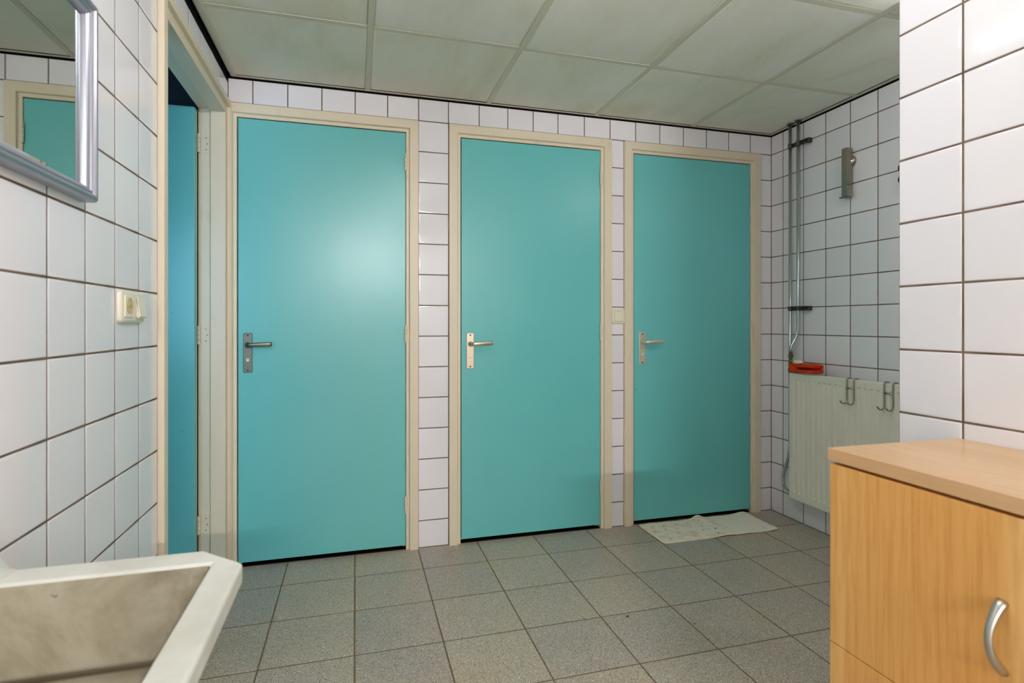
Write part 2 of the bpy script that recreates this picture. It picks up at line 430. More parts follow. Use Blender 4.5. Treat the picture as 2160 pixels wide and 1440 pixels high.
for i in range(1, len(cxs) - 1):
    bm = B(); y_lo = YR if cxs[i] < XP else YP
    box(bm, cxs[i] - 0.012, cxs[i] + 0.012, y_lo, -0.012, ZC + 0.0012, ZC + 0.010, 0.0003, 1); obj('ceiling_bar', bm, M_TBAR, ceiling)
for j in range(1, len(cys) - 1):
    for i in range(len(cxs) - 1):
        if cxs[i] > XP and cys[j] < YP: continue
        bm = B(); box(bm, cxs[i] + 0.0125, cxs[i + 1] - 0.0125, cys[j] - 0.012, cys[j] + 0.012, ZC + 0.0014, ZC + 0.009, 0.0003, 1)
        obj('ceiling_bar', bm, M_TBAR, ceiling)
# L-shaped edge trims
bm = B(); box(bm, 0.013, 0.037, YR, -0.004, ZC - 0.003, ZC + 0.0, 0.0006, 1); box(bm, 0.013, 0.0145, YR, -0.004, ZC - 0.003, ZC + 0.018)
o = obj('trim_1', bm, M_TRIM); tag(o, 'painted ceiling edge trim along the left wall', kind='structure')
bm = B(); box(bm, 0.038, W2 - 0.022, -0.016, -0.0035, ZC - 0.003, ZC, 0.0006, 1)
o = obj('trim_2', bm, M_TRIM); tag(o, 'painted ceiling edge trim along the back wall', kind='structure')
bm = B(); box(bm, W2 - 0.021, W2 - 0.0035, YP, -0.0035, ZC - 0.003, ZC, 0.0006, 1)
o = obj('trim_3', bm, M_TRIM); tag(o, 'painted ceiling edge trim along the alcove wall', kind='structure')
# black gap between tiles and ceiling
for n_, (x0, x1, y0, y1, z0) in enumerate(((-0.03, 0.0, YR, 0.0, 2.2135), (0.0, W2, 0.0, 0.03, TOPB), (W2, W2 + 0.03, YP, 0.0, TOPB)), 4):
    bm = B(); box(bm, x0, x1, y0, y1, z0, 2.262)
    o = obj('trim_%d' % n_, bm, M_BLACK)
    tag(o, ['black gap strip above the left wall tiles', 'black gap strip above the back wall tiles', 'black gap strip above the alcove wall tiles'][n_ - 4], kind='structure')

# side room behind the open doorway
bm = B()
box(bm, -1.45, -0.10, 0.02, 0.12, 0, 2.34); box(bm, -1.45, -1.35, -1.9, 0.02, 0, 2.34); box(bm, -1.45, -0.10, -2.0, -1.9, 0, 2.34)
struct('wall_side_room', bm, M_ROOM_SHADE, 'walls of the side room beyond the open doorway, darkness put into their colour')
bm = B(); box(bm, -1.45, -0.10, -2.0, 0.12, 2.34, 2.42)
struct('ceiling_side_room', bm, M_ROOM_SHADE, 'ceiling of the side room, darkness put into its colour')
fill_win = empty('fill_window_1', (-0.65, -1.9, 1.35), 'added glowing pane in the side room, out of view, lighting the open door blue', kind='structure')  # unseen light source, added to tint the open door blue
bm = B()
for a in ((-0.30, -0.26, -0.46, 0.46), (0.26, 0.30, -0.46, 0.46), (-0.26, 0.26, -0.46, -0.42), (-0.26, 0.26, 0.42, 0.46)):
    box(bm, a[0], a[1], 0.0, 0.03, a[2], a[3])
obj('fill_pane_frame', bm, M_CREAM, fill_win)
bm = B(); box(bm, -0.258, 0.258, 0.004, 0.012, -0.418, 0.418); obj('fill_pane', bm, M_PANE_FILL, fill_win)

# void behind the closed doors, shade put into its black colour
bm = B(); box(bm, 0.0, W2, 0.60, 0.65, 0, 2.26); box(bm, -0.05, 0.0, 0.12, 0.65, 0, 2.26); box(bm, W2, W2 + 0.05, 0.11, 0.65, 0, 2.26)
box(bm, 0.0, W2, 0.115, 0.60, 2.1, 2.26); box(bm, 0.0, W2, 0.006, 0.60, 0.0002, 0.0012)  # black floor sheet stands for the shade under the doors
struct('wall_cubicles', bm, M_BLACK, 'cubicle walls behind the three closed doors, coloured black in place of shade')

# ------------------------------------------------------------------ fluorescent ceiling lamp (just above the frame) and two added fill tubes
lamp_bm_done = False
def lamp(loc, length, rot, drop, tube_mat, label):
    r = empty('fluorescent_or_fill_lamp', loc, label, 'lamp'); r.rotation_euler.z = rot
    h = length / 2; white = mat('lamp_housing_white', (235, 235, 232), 0.4)
    bm = B(); box(bm, -0.025, 0.025, -h - 0.05, h + 0.05, -0.040, -0.002, 0.006); obj('housing', bm, white, r)
    for s in (-1, 1):
        bm = B(); box(bm, -0.012, 0.012, s * (h + 0.004), s * (h + 0.024), -drop - 0.016, -0.038, 0.004); obj('lamp_holder', bm, white, r)
    bm = B(); tube(bm, [(0, -h, -drop), (0, h, -drop)], 0.014, 16); obj('lamp_tube', bm, tube_mat, r, True)
lamp((0.93, -1.79, ZC), 1.00, 0.0, 0.120, M_TUBE, 'bare fluorescent tube lamp on the ceiling whose streak shines on the right wall tiles')
lamp((0.84, -6.00, ZC), 0.95, math.pi / 2, 0.120, M_FILL_B, 'added fill tube set crosswise on the ceiling behind the viewer')  # added fill for the doors, out of view
lamp((2.45, -1.53, ZC), 0.30, 0.0, 0.075, M_FILL_C, 'small added fill tube on the alcove ceiling, hidden by the near wall corner')  # added to brighten the alcove and the right door

# ------------------------------------------------------------------ doors
def frame_mesh(prof, W, H, wl_clamp=None, wr_clamp=None):
    """Sweep a closed (w,n) profile up the left side, over the head and down the right; local x = width, -y = room."""
    bm = B(); rings = []
    for step in range(4):
        ring = []
        for w_, n_ in prof:
            wl = max(w_, wl_clamp) if wl_clamp else w_
            wr = max(w_, wr_clamp) if wr_clamp else w_
            x = wl if step < 2 else W - wr
            z = 0.0 if step in (0, 3) else H - w_
            ring.append(bm.verts.new((x, -n_, z)))
        rings.append(ring)
    m = len(prof)
    for a, b in zip(rings, rings[1:]):
        for i in range(m):
            bm.faces.new((a[i], a[(i + 1) % m], b[(i + 1) % m], b[i]))
    bm.faces.new(rings[0]); bm.faces.new(rings[3])
    return bm
PROF = [(0, 0.0), (0, 0.0165), (0.0015, 0.018), (0.0405, 0.018), (0.0425, 0.0165), (0.0445, 0.006), (0.047, 0.0045), (0.0575, 0.0045), (0.0595, 0.003),
        (0.0595, -0.043), (0.072, -0.043), (0.072, -0.085), (0.030, -0.085), (0.030, 0.0)]

def hinge(parent, x, z, y=-0.0105, h=0.082):
    bm = B()
    for i in range(4):
        a = -h / 2 + h * i / 4 + 0.0006; b = -h / 2 + h * (i + 1) / 4 - 0.0006
        lathe(bm, [(0.0058, a), (0.0068, a + 0.001), (0.0068, b - 0.001), (0.0058, b)], (x, y, z), (0, 0, 1), 14)
    lathe(bm, [(0.003, -h / 2 - 0.004), (0.0045, -h / 2 - 0.002), (0.0045, h / 2 + 0.002), (0.003, h / 2 + 0.004)], (x, y, z), (0, 0, 1), 12)
    box(bm, x - 0.0015, x + 0.003, y, 0.006, z - h / 2, z + h / 2)
    return obj('hinge', bm, M_CREAM, parent)

def handle(parent, x, zc, fin):
    """Back plate with lever; x,zc plate centre in door coordinates."""
    r = obj('door_handle', prism(B(), rrect(0.039, 0.181, 0.005), (x, -0.0055, zc), (1, 0, 0), (0, 0, 1), (0, 1, 0), 0.005), fin, parent)
    bv = r.modifiers.new('bevel', 'BEVEL'); bv.width = 0.002; bv.segments = 2; bv.limit_method = 'ANGLE'
    zl = zc + 0.036
    bm = B(); lathe(bm, [(0.0125, 0.0), (0.0125, 0.006), (0.010, 0.010), (0.0085, 0.012), (0.0085, 0.030)], (x, -0.0055, zl), (0, -1, 0), 20)
    o = obj('rosette', bm, fin, r, True)
    # lever: flattened bar turning out of the spindle
    bm = B(); path = curve_pts([(x, -0.030, zl), (x + 0.004, -0.045, zl), (x + 0.022, -0.052, zl + 0.001), (x + 0.062, -0.052, zl + 0.003), (x + 0.107, -0.048, zl + 0.004)], 6)
    n = 14; rings = []
    for i, p_ in enumerate(path):
        t = (path[min(i + 1, len(path) - 1)] - path[max(i - 1, 0)]).normalized(); s = t.cross(Vector((0, 0, 1))).normalized(); f = i / (len(path) - 1)
        hz = 0.0085 + 0.0012 * f; hd = 0.0085 - 0.0035 * f
        ring = []
        for q in range(n):
            a = 2 * math.pi * q / n; ca, sa = math.cos(a), math.sin(a)
            e = 0.6
            ring.append(bm.verts.new(p_ + s * math.copysign(abs(ca) ** e, ca) * hd + Vector((0, 0, 1)) * math.copysign(abs(sa) ** e, sa) * hz))
        rings.append(ring)
    for a, b in zip(rings, rings[1:]):
        for q in range(n): bm.faces.new((a[q], a[(q + 1) % n], b[(q + 1) % n], b[q]))
    bm.faces.new(rings[0]); bm.faces.new(rings[-1]); obj('lever', bm, fin, r, True)
    # privacy indicator: disc with a curved window above it
    zi = zc - 0.031
    bm = B(); lathe(bm, [(0.0062, 0.0), (0.0062, 0.0012), (0.005, 0.0018)], (x, -0.0055, zi - 0.004), (0, -1, 0), 20)
    arc = [(0.0105 * math.cos(math.radians(t)), 0.0105 * math.sin(math.radians(t))) for t in range(35, 146, 10)] + \
          [(0.0078 * math.cos(math.radians(t)), 0.0078 * math.sin(math.radians(t))) for t in range(145, 34, -10)]
    prism(bm, arc, (x, -0.0055, zi - 0.004), (1, 0, 0), (0, 0, 1), (0, -1, 0), 0.0008)
    o = obj('lock_indicator', bm, M_INDIC, r)
    for s in (-0.080, 0.080):
        bm = B(); lathe(bm, [(0.0042, 0.0), (0.0042, 0.0006), (0.002, 0.0008)], (x, -0.0055, zc + s), (0, -1, 0), 12); obj('screw', bm, M_SCREW, r)
    return r
M_INDIC = mat('indicator_white', (228, 222, 204), 0.4)
M_ALU_A = mat('grey_anodised_handle', (112, 112, 100), 0.38, 0.8)
M_ALU_B = mat('warm_anodised_handle', (206, 190, 168), 0.36, 0.9)
M_ALU_C = mat('pale_anodised_handle', (206, 200, 182), 0.4, 0.5)

def door(name, xl, W, x_leaf, plate_x, plate_z, fin, label, clamp=None):
    root = empty(name, (xl, 0, 0), label, kind='structure')
    bm = frame_mesh(PROF, W, 2.118, clamp); obj('door_frame', bm, M_CREAM, root)
    l0, l1 = x_leaf[0] - xl, x_leaf[1] - xl
    bm = B(); box(bm, l0 + 0.003, l1, 0.0, 0.040, 0.020, 2.0545, 0.0012, 2)
    leaf = obj('door_leaf', bm, M_TEAL, root)
    handle(root, plate_x - xl, plate_z, fin)
    for z in (1.909, 1.062, 0.222): hinge(root, l1 + 0.0012, z)
    return root
door('door_1', -0.022, 0.880, (0.0395, 0.7965), 0.0835, 0.981, M_ALU_A, 'leftmost closed teal door in cream frame, beside the open doorway', 0.027)
door('door_2', 1.0115, 0.8915, (1.0730, 1.8415), 1.1210, 0.976, M_ALU_B, 'middle closed teal door of the three on the back wall')
door('door_3', 1.9825, 0.8865, (2.0440, 2.8075), 2.0950, 0.977, M_ALU_C, 'rightmost closed teal door with the white mat before it')

# open doorway in the left wall
d4 = empty('door_4', (0, -0.46, 0), 'open teal door swung into the dark side room through the left wall', kind='structure')
PL = [(0, -0.001), (0, 0.0165), (0.0015, 0.018), (0.0225, 0.018), (0.0245, 0.0165), (0.0245, 0.0025), (0.0585, 0.0025), (0.060, 0.001),
      (0.060, -0.057), (0.0585, -0.0585), (0.044, -0.0585), (0.044, -0.0625), (0.049, -0.0625), (0.049, -0.1085), (0.010, -0.1085), (0.010, -0.001)]
bm = frame_mesh(PL, 0.9315, 2.1145, None, 0.0)
# reshape: local x -> world y (near to far), room side -> +x
for v in bm.verts:
    x, y, z = v.co
    if 0.02 < x < 0.03: x += 0.011
    wy = -0.9315 + x
    v.co = Vector((-y, min(wy, -0.0195) + 0.46, z))
bmesh.ops.remove_doubles(bm, verts=bm.verts, dist=1e-6)
obj('door_frame', bm, M_CREAM, d4)
# leaf standing open, hinged at the far jamb
bm = B(); box(bm, -0.79, 0.0, 0.0, 0.040, 0.020, 2.052, 0.0012, 2)
leaf = obj('door_leaf', bm, M_TEAL, d4); leaf.location = (-0.1115, -0.099 + 0.46, 0); leaf.rotation_euler = (0, 0, math.radians(-2))
for z in (1.909, 1.064, 0.227):
    bm = B(); h = 0.082
    for i in range(4):
        a = -h / 2 + h * i / 4 + 0.0006; b = -h / 2 + h * (i + 1) / 4 - 0.0006
        lathe(bm, [(0.0058, a), (0.0065, a + 0.001), (0.0065, b - 0.001), (0.0058, b)], (-0.1045, -0.0565 + 0.46, z), (0, 0, 1), 14)
    hg = obj('hinge', bm, M_CREAM, d4)
    bm = B(); prism(bm, rrect(0.034, h, 0.002, 2), (-0.0815, -0.0512 + 0.46, z), (1, 0, 0), (0, 0, 1), (0, 1, 0), 0.002); obj('hinge_plate', bm, M_CREAM, hg)
    bm = B(); prism(bm, rrect(0.026, h, 0.002, 2), (-0.1125, -0.080 + 0.46, z), (0, 1, 0), (0, 0, 1), (1, 0, 0), 0.001); obj('hinge_plate', bm, M_TEAL, hg)
    bm = B()
    for sx, sz in ((0.004, 0.026), (0.009, 0.0), (0.004, -0.026)):
        lathe(bm, [(0.0028, 0.0), (0.0028, 0.0005), (0.001, 0.0007)], (-0.0815 + sx, -0.0512 + 0.46, z + sz), (0, -1, 0), 10)
    obj('hinge_screws', bm, M_BRASS, hg)

# ------------------------------------------------------------------ mirror on the left wall
mz0, mz1, my0, my1 = 1.3725, 1.790, -1.396, -1.996
mroot = empty('wall_mirror', (0, my0, mz0), 'silver framed rectangular mirror hanging on the tiled left wall', 'mirror')
MP = [(0, 0.0), (0, 0.018), (0.001, 0.023), (0.004, 0.028), (0.009, 0.0305), (0.014, 0.0295), (0.0175, 0.026), (0.019, 0.0225), (0.021, 0.0245), (0.0245, 0.0245),
      (0.0265, 0.021), (0.030, 0.0195), (0.034, 0.017), (0.036, 0.012), (0.036, 0.0)]
MP = [(w_ * 0.86, n_) for w_, n_ in MP]
bm = B(); rings = []
for cy, cz, sy, sz in ((my0, mz0, -1, 1), (my1, mz0, 1, 1), (my1, mz1, 1, -1), (my0, mz1, -1, -1)):
    rings.append([bm.verts.new((0.0018 + n_, cy + sy * w_ - my0, cz + sz * w_ - mz0)) for w_, n_ in MP])
for i in range(4):
    a, b = rings[i], rings[(i + 1) % 4]
    for q in range(len(MP)): bm.faces.new((a[q], a[(q + 1) % len(MP)], b[(q + 1) % len(MP)], b[q]))
mf = obj('mirror_frame', bm, M_MFRAME, mroot, True)
mf.data.set_sharp_from_angle(angle=math.radians(35)) if hasattr(mf.data, 'set_sharp_from_angle') else None
bm = B()
gy0, gy1, gz0, gz1 = -0.029, my1 - my0 + 0.029, 0.029, mz1 - mz0 - 0.029
for ins, x in ((0, 0.003), (0, 0.0105), (0.008, 0.0118)):
    q = [bm.verts.new(p_) for p_ in ((x, gy0 - ins, gz0 + ins), (x, gy1 + ins, gz0 + ins), (x, gy1 + ins, gz1 - ins), (x, gy0 - ins, gz1 - ins))]
    if ins or x > 0.005:
        for i in range(4): bm.faces.new((pq[i], pq[(i + 1) % 4], q[(i + 1) % 4], q[i]))
    else: bm.faces.new(q)
    pq = q
bm.faces.new(q)
obj('mirror_glass', bm, M_MIRROR, mroot)

# ------------------------------------------------------------------ socket with switch on the left wall, switch on the back wall
def plate_mesh(bm, w_, h_, t, r, O, U, V, N, inset=0.004):
    prev = None; U, V, N, O = Vector(U), Vector(V), Vector(N), Vector(O)
    for sc, d in ((0, 0.0), (0, t * 0.45), (inset * 0.35, t * 0.85), (inset, t)):
        ring = [bm.verts.new(O + U * p_[0] + V * p_[1] + N * d) for p_ in rrect(w_ - 2 * sc, h_ - 2 * sc, max(r - sc, 0.001), 4)]
        if prev:
            for i in range(len(ring)): bm.faces.new((prev[i], prev[(i + 1) % len(ring)], ring[(i + 1) % len(ring)], ring[i]))
        else: bm.faces.new(ring)
        prev = ring
    bm.faces.new(prev); return bm
sk = empty('socket_and_switch', (0.0016, -1.147, 1.157), 'ivory double plate with socket and rocker switch on left wall by the doorway', 'socket')
pl = obj('cover_plate', plate_mesh(B(), 0.158, 0.081, 0.011, 0.012, (0, 0, 0), (0, 1, 0), (0, 0, 1), (1, 0, 0), 0.008), M_IVORY, sk, True)
pl.data.set_sharp_from_angle(angle=math.radians(40))
ins = obj('socket_insert', plate_mesh(B(), 0.052, 0.056, 0.003, 0.006, (0.0108, -0.036, 0.001), (0, 1, 0), (0, 0, 1), (1, 0, 0), 0.0015), M_IVORY, sk)
bm = B(); lathe(bm, [(0.0195, 0.0), (0.0195, 0.0012), (0.0175, 0.0012), (0.017, -0.002), (0.002, -0.0025)], (0.0138, -0.036, 0.003), (1, 0, 0), 28); obj('socket_well', bm, M_IVORYD, ins)
bm = B(); box(bm, 0.012, 0.0148, -0.040, -0.032, -0.014, 0.020, 0.001); box(bm, 0.012, 0.0158, -0.050, -0.022, -0.001, 0.007, 0.001); obj('socket_pins', bm, M_IVORYD, ins)
bm = B()
prism(bm, [(-0.028, 0.0105), (0.028, 0.0105), (0.028, 0.0150), (0.010, 0.0165), (-0.027, 0.0215)], (0, 0.0115, 0.0), (0, 0, 1), (1, 0, 0), (0, 1, 0), 0.052)
bmesh.ops.bevel(bm, geom=bm.edges[:], offset=0.003, segments=2, affect='EDGES')
obj('rocker', bm, M_IVORY, sk)
sw = empty('light_switch', (1.948, -0.0016, 1.154), 'ivory single light switch on the tile strip between middle and right doors', 'switch')
pl = obj('cover_plate', plate_mesh(B(), 0.079, 0.080, 0.010, 0.008, (0, 0, 0), (1, 0, 0), (0, 0, 1), (0, -1, 0), 0.007), M_IVORY, sw, True)
pl.data.set_sharp_from_angle(angle=math.radians(40))
obj('rocker_gap_shade', plate_mesh(B(), 0.0595, 0.0595, 0.0004, 0.008, (0, -0.0099, 0), (1, 0, 0), (0, 0, 1), (0, -1, 0), 0.0002), M_IVORYD, sw)  # darker sheet, shade of the gap round the rocker put into colour
obj('rocker', plate_mesh(B(), 0.056, 0.056, 0.006, 0.007, (0, -0.0098, 0), (1, 0, 0), (0, 0, 1), (0, -1, 0), 0.004), M_IVORY, sw)

# ------------------------------------------------------------------ utility sink on the left wall
SZ = 0.75
sink = empty('utility_sink', (0.0018, -2.19, 0.50), 'pale grimy trough sink with chamfered corner on the left wall below the mirror', 'sink')
so = Vector((0.0018, -2.19, 0.50))
out = [(0.0018, -1.783), (0.322, -1.783), (0.394, -1.853), (0.394, -2.527), (0.322, -2.597), (0.0018, -2.597)]
inn = [(0.075, -1.838), (0.348, -1.838), (0.348, -2.542), (0.075, -2.542)]
def ring_of(bm, pts, z): return [bm.verts.new(Vector((x, y, z)) - so) for x, y in pts]
bm = B()
top = ring_of(bm, out, SZ); lipb = ring_of(bm, out, SZ - 0.030)
under = ring_of(bm, [(0.0018, -1.80), (0.305, -1.80), (0.372, -1.865), (0.372, -2.515), (0.305, -2.58), (0.0018, -2.58)], SZ - 0.036)
bot = ring_of(bm, [(0.0018, -1.86), (0.24, -1.86), (0.29, -1.90), (0.29, -2.48), (0.24, -2.52), (0.0018, -2.52)], 0.50)
it = ring_of(bm, inn, SZ); ib = ring_of(bm, [(0.076, -1.8395), (0.3465, -1.8395), (0.3465, -2.5405), (0.076, -2.5405)], SZ - 0.02)
for a, b in ((top, lipb), (lipb, under), (under, bot)):
    for i in range(6): bm.faces.new((a[i], a[(i + 1) % 6], b[(i + 1) % 6], b[i]))
bm.faces.new(bot)
for f in ((top[0], top[1], it[1], it[0]), (top[1], top[2], it[1]), (top[2], top[3], it[2], it[1]), (top[3], top[4], it[2]), (top[4], top[5], it[3], it[2]), (top[5], top[0], it[0], it[3])): bm.faces.new(f)
for i in range(4): bm.faces.new((it[i], it[(i + 1) % 4], ib[(i + 1) % 4], ib[i]))
sb = obj('sink_body', bm, M_SINK, sink)
bv = sb.modifiers.new('bevel', 'BEVEL'); bv.width = 0.005; bv.segments = 3; bv.limit_method = 'ANGLE'; bv.angle_limit = math.radians(38)
bm = B()
a = ring_of(bm, [(0.076, -1.8395), (0.3465, -1.8395), (0.3465, -2.5405), (0.076, -2.5405)], SZ - 0.004)
b = ring_of(bm, [(0.077, -1.845), (0.332, -1.845), (0.332, -2.53), (0.077, -2.53)], 0.616)
c_ = ring_of(bm, [(0.082, -1.856), (0.322, -1.856), (0.322, -2.515), (0.082, -2.515)], 0.611)
d_ = ring_of(bm, [(0.19, -2.17), (0.23, -2.17), (0.23, -2.21), (0.19, -2.21)], 0.592)
for p_, q_ in ((a, b), (b, c_), (c_, d_)):
    for i in range(4): bm.faces.new((p_[i], p_[(i + 1) % 4], q_[(i + 1) % 4], q_[i]))
bm.faces.new(d_)
bs = obj('basin', bm, M_BASIN, sink)
bv = bs.modifiers.new('bevel', 'BEVEL'); bv.width = 0.006; bv.segments = 2; bv.limit_method = 'ANGLE'; bv.angle_limit = math.radians(30)
bm = B(); lathe(bm, [(0.019, 0.0), (0.019, 0.003), (0.014, 0.0035), (0.012, 0.001), (0.002, 0.001)], Vector((0.21, -2.19, 0.591)) - so, (0, 0, 1), 20); obj('drain', bm, M_STEEL, sink)
# upstand ledge along the wall
bm = B()
prof = [(0.0018, 0.0), (0.074, 0.0), (0.074, 0.010), (0.066, 0.013), (0.063, 0.040), (0.055, 0.052), (0.040, 0.057), (0.0018, 0.060)]
for s, yy in ((0, 0),):
    r0 = [bm.verts.new(Vector((x, -1.786, SZ - 0.001 + z * 0.30)) - so) for x, z in prof]
    r1 = [bm.verts.new(Vector((x, -1.815, SZ - 0.001 + z)) - so) for x, z in prof]
    r2 = [bm.verts.new(Vector((x, -2.595, SZ - 0.001 + z)) - so) for x, z in prof]
for p_, q_ in ((r0, r1), (r1, r2)):
    for i in range(len(prof)): bm.faces.new((p_[i], p_[(i + 1) % len(prof)], q_[(i + 1) % len(prof)], q_[i]))
bm.faces.new(r0); bm.faces.new(r2)
up = obj('upstand', bm, M_SINK, sink)
bv = up.modifiers.new('bevel', 'BEVEL'); bv.width = 0.004; bv.segments = 2; bv.limit_method = 'ANGLE'; bv.angle_limit = math.radians(25)

# ------------------------------------------------------------------ beech cabinet against the near right wall
CF, CY0, CY1, CTOP = 1.484, -1.868, -2.272, 0.863
cab = empty('beech_cabinet', (CF, CY0, 0), 'beech laminate cabinet with bow handle against the near right wall', 'cabinet')
def cb(name, m, x0, x1, y0, y1, z0, z1, bev=0.001, parent=None):
    bm = B(); box(bm, x0 - CF, x1 - CF, y0 - CY0, y1 - CY0, z0, z1, bev, 2); return obj(name, bm, m, parent or cab)
XB = XP - 0.003
cb('cabinet_top', M_BEECHY, CF, XB, CY0 + 0.002, CY1 - 0.002, CTOP - 0.025, CTOP)
cb('carcass', M_BEECHZ, CF + 0.022, XB, CY0, CY1, 0.055, CTOP - 0.0255)
cb('plinth', M_BEECHY, CF + 0.05, XB, CY0 - 0.01, CY1 + 0.01, 0.0, 0.0545)
dr = cb('cabinet_door', M_BEECHZ, CF + 0.002, CF + 0.021, CY0 - 0.002, CY1 + 0.002, 0.4735, CTOP - 0.031)
cb('cabinet_door', M_BEECHZ, CF + 0.002, CF + 0.021, CY0 - 0.002, CY1 + 0.002, 0.060, 0.4715)
hy, hz0, hz1 = -2.182, 0.598, 0.7015
bm = B(); n_ = 22; pts = []; rad = []
for i in range(n_ + 1):
    t = i / n_; s = math.sin(math.pi * t)
    pts.append((CF + 0.002 - 0.0295 * s ** 0.85 - CF, hy - CY0, hz0 + (hz1 - hz0) * t)); rad.append(0.0046 + 0.0026 * abs(2 * t - 1) ** 2)
tube(bm, pts, rad, 14)
for v in bm.verts: v.co.y = (hy - CY0) + (v.co.y - (hy - CY0)) * 1.25
obj('handle', bm, M_ALU, dr, True)

# ------------------------------------------------------------------ radiator on the alcove wall
RX, RY0, RZ0, RZ1, RP, RN = 2.860, -0.250, 0.158, 0.8455, 0.0335, 31
RY1 = RY0 - 0.024 - RP * RN - 0.012
rad_root = empty('panel_radiator', (W2, RY0, RZ0), 'cream ribbed panel radiator on the far right wall, partly behind the corner', 'radiator')
ro = Vector((W2, RY0, RZ0))
ys = [0.0]; kind = [0]
y = 0.0
off = 0.024
for i in range(RN):
    b0 = off + RP * i
    for f, d in ((0.0, 0), (0.10, 0), (0.26, 1), (0.52, 1), (0.68, 0)): ys.append(b0 + RP * f); kind.append(d)
ys.append(RY0 - RY1); kind.append(0)
zr = [(RZ0, 0), (RZ0 + 0.034, 0), (RZ0 + 0.045, 1), (RZ1 - 0.040, 1), (RZ1 - 0.034, 0), (RZ1 - 0.004, 0), (RZ1, -0.55)]
bm = B(); grid = []
for z, act in zr:
    row = []
    for yy, d in zip(ys, kind):
        dx = 0.0085 * d if act == 1 else (0.0 if act == 0 else 0.004)
        row.append(bm.verts.new(Vector((RX + dx, RY0 - yy, z)) - ro))
    grid.append(row)
for r_ in range(len(grid) - 1):
    for q in range(len(ys) - 1): bm.faces.new((grid[r_][q], grid[r_][q + 1], grid[r_ + 1][q + 1], grid[r_ + 1][q]))
bk_ = []
for row in (grid[0], grid[-1]): bk_.append([bm.verts.new(Vector((RX + 0.020, v.co.y + ro.y, v.co.z + ro.z)) - ro) for v in row])
for q in range(len(ys) - 1):
    bm.faces.new((grid[0][q], grid[0][q + 1], bk_[0][q + 1], bk_[0][q])); bm.faces.new((grid[-1][q], grid[-1][q + 1], bk_[1][q + 1], bk_[1][q]))
    bm.faces.new((bk_[0][q], bk_[0][q + 1], bk_[1][q + 1], bk_[1][q]))
for e in (0, -1):
    bm.faces.new([grid[i][e] for i in range(len(grid))] + [bk_[1][e], bk_[0][e]])
obj('panel', bm, M_RAD, rad_root)
bm = B()
fin = []
for i in range(41):
    fin.append((0.06 + i * (RY0 - RY1 - 0.12) / 40, RX + 0.021 if i % 2 == 0 else RX + 0.052))
a = [bm.verts.new(Vector((x, RY0 - yy, RZ0 + 0.06)) - ro) for yy, x in fin]; b = [bm.verts.new(Vector((x, RY0 - yy, RZ1 - 0.10)) - ro) for yy, x in fin]
for i in range(40): bm.faces.new((a[i], a[i + 1], b[i + 1], b[i]))
cf = obj('convector_fins', bm, M_RAD, rad_root); sd = cf.modifiers.new('solid', 'SOLIDIFY'); sd.thickness = 0.001
for yy in (-0.16, -0.84):
    bm = B(); box(bm, RX + 0.020 - W2, -0.004, yy - 0.02, yy + 0.02, 0.09, 0.60, 0.002); obj('wall_bracket', bm, M_RAD, rad_root)
# valve at the upper end, tail piece at the lower end
vx, vy_ = 2.8875, -0.2305
bm = B()
lathe(bm, [(0.0095, 0.958), (0.0105, 0.953), (0.0105, 0.945), (0.0135, 0.943), (0.0135, 0.928), (0.0095, 0.926), (0.009, 0.912), (0.0125, 0.905), (0.0125, 0.880), (0.0095, 0.876), (0.0095, 0.868), (0.014, 0.866), (0.014, 0.846), (0.009, 0.842), (0.009, 0.790)], (vx - ro.x, vy_ - ro.y, -ro.z), (0, 0, 1), 8)
vo = obj('valve', bm, M_BRASS, rad_root)
bm = B(); tube(bm, [Vector((vx, vy_, 0.806)) - ro, Vector((vx - 0.012, RY0 - 0.004, 0.806)) - ro], 0.009, 12); obj('valve_tail', bm, M_BRASS, vo)

# ------------------------------------------------------------------ pipes and clamps
PX, PR = 2.9235, 0.0088
p1 = round_path([(PX, -0.187, ZC + 0.014), (PX, -0.187, 0.390), (PX, -0.128, 0.232), (PX - 0.01, -0.150, 0.180), (PX - 0.034, -0.2435, 0.178)], 0.05, 8)
def collar(par, yy):
    bm = B(); lathe(bm, [(PR + 0.0002, -0.0062), (PR + 0.008, -0.0062), (PR + 0.009, -0.0035), (PR + 0.0002, -0.0035)], (PX, yy, ZC), (0, 0, 1), 20); obj('ceiling_collar', bm, M_CLAMP, par)
bm = B(); tube(bm, p1, PR, 14); o = obj('heating_pipe', bm, M_PIPE, None, True); collar(o, -0.187)
tag(o, 'grey heating pipe nearer the corner, running straight down behind the radiator', 'pipe')
p2 = round_path([(PX, -0.246, ZC + 0.014), (PX, -0.246, 1.055), (vx, vy_, 0.985), (vx, vy_, 0.956)], 0.05, 8)
bm = B(); tube(bm, p2, PR, 14); o = obj('heating_pipe', bm, M_PIPE, None, True); collar(o, -0.246)
tag(o, 'grey heating pipe farther from the corner, bending into the radiator valve', 'pipe')
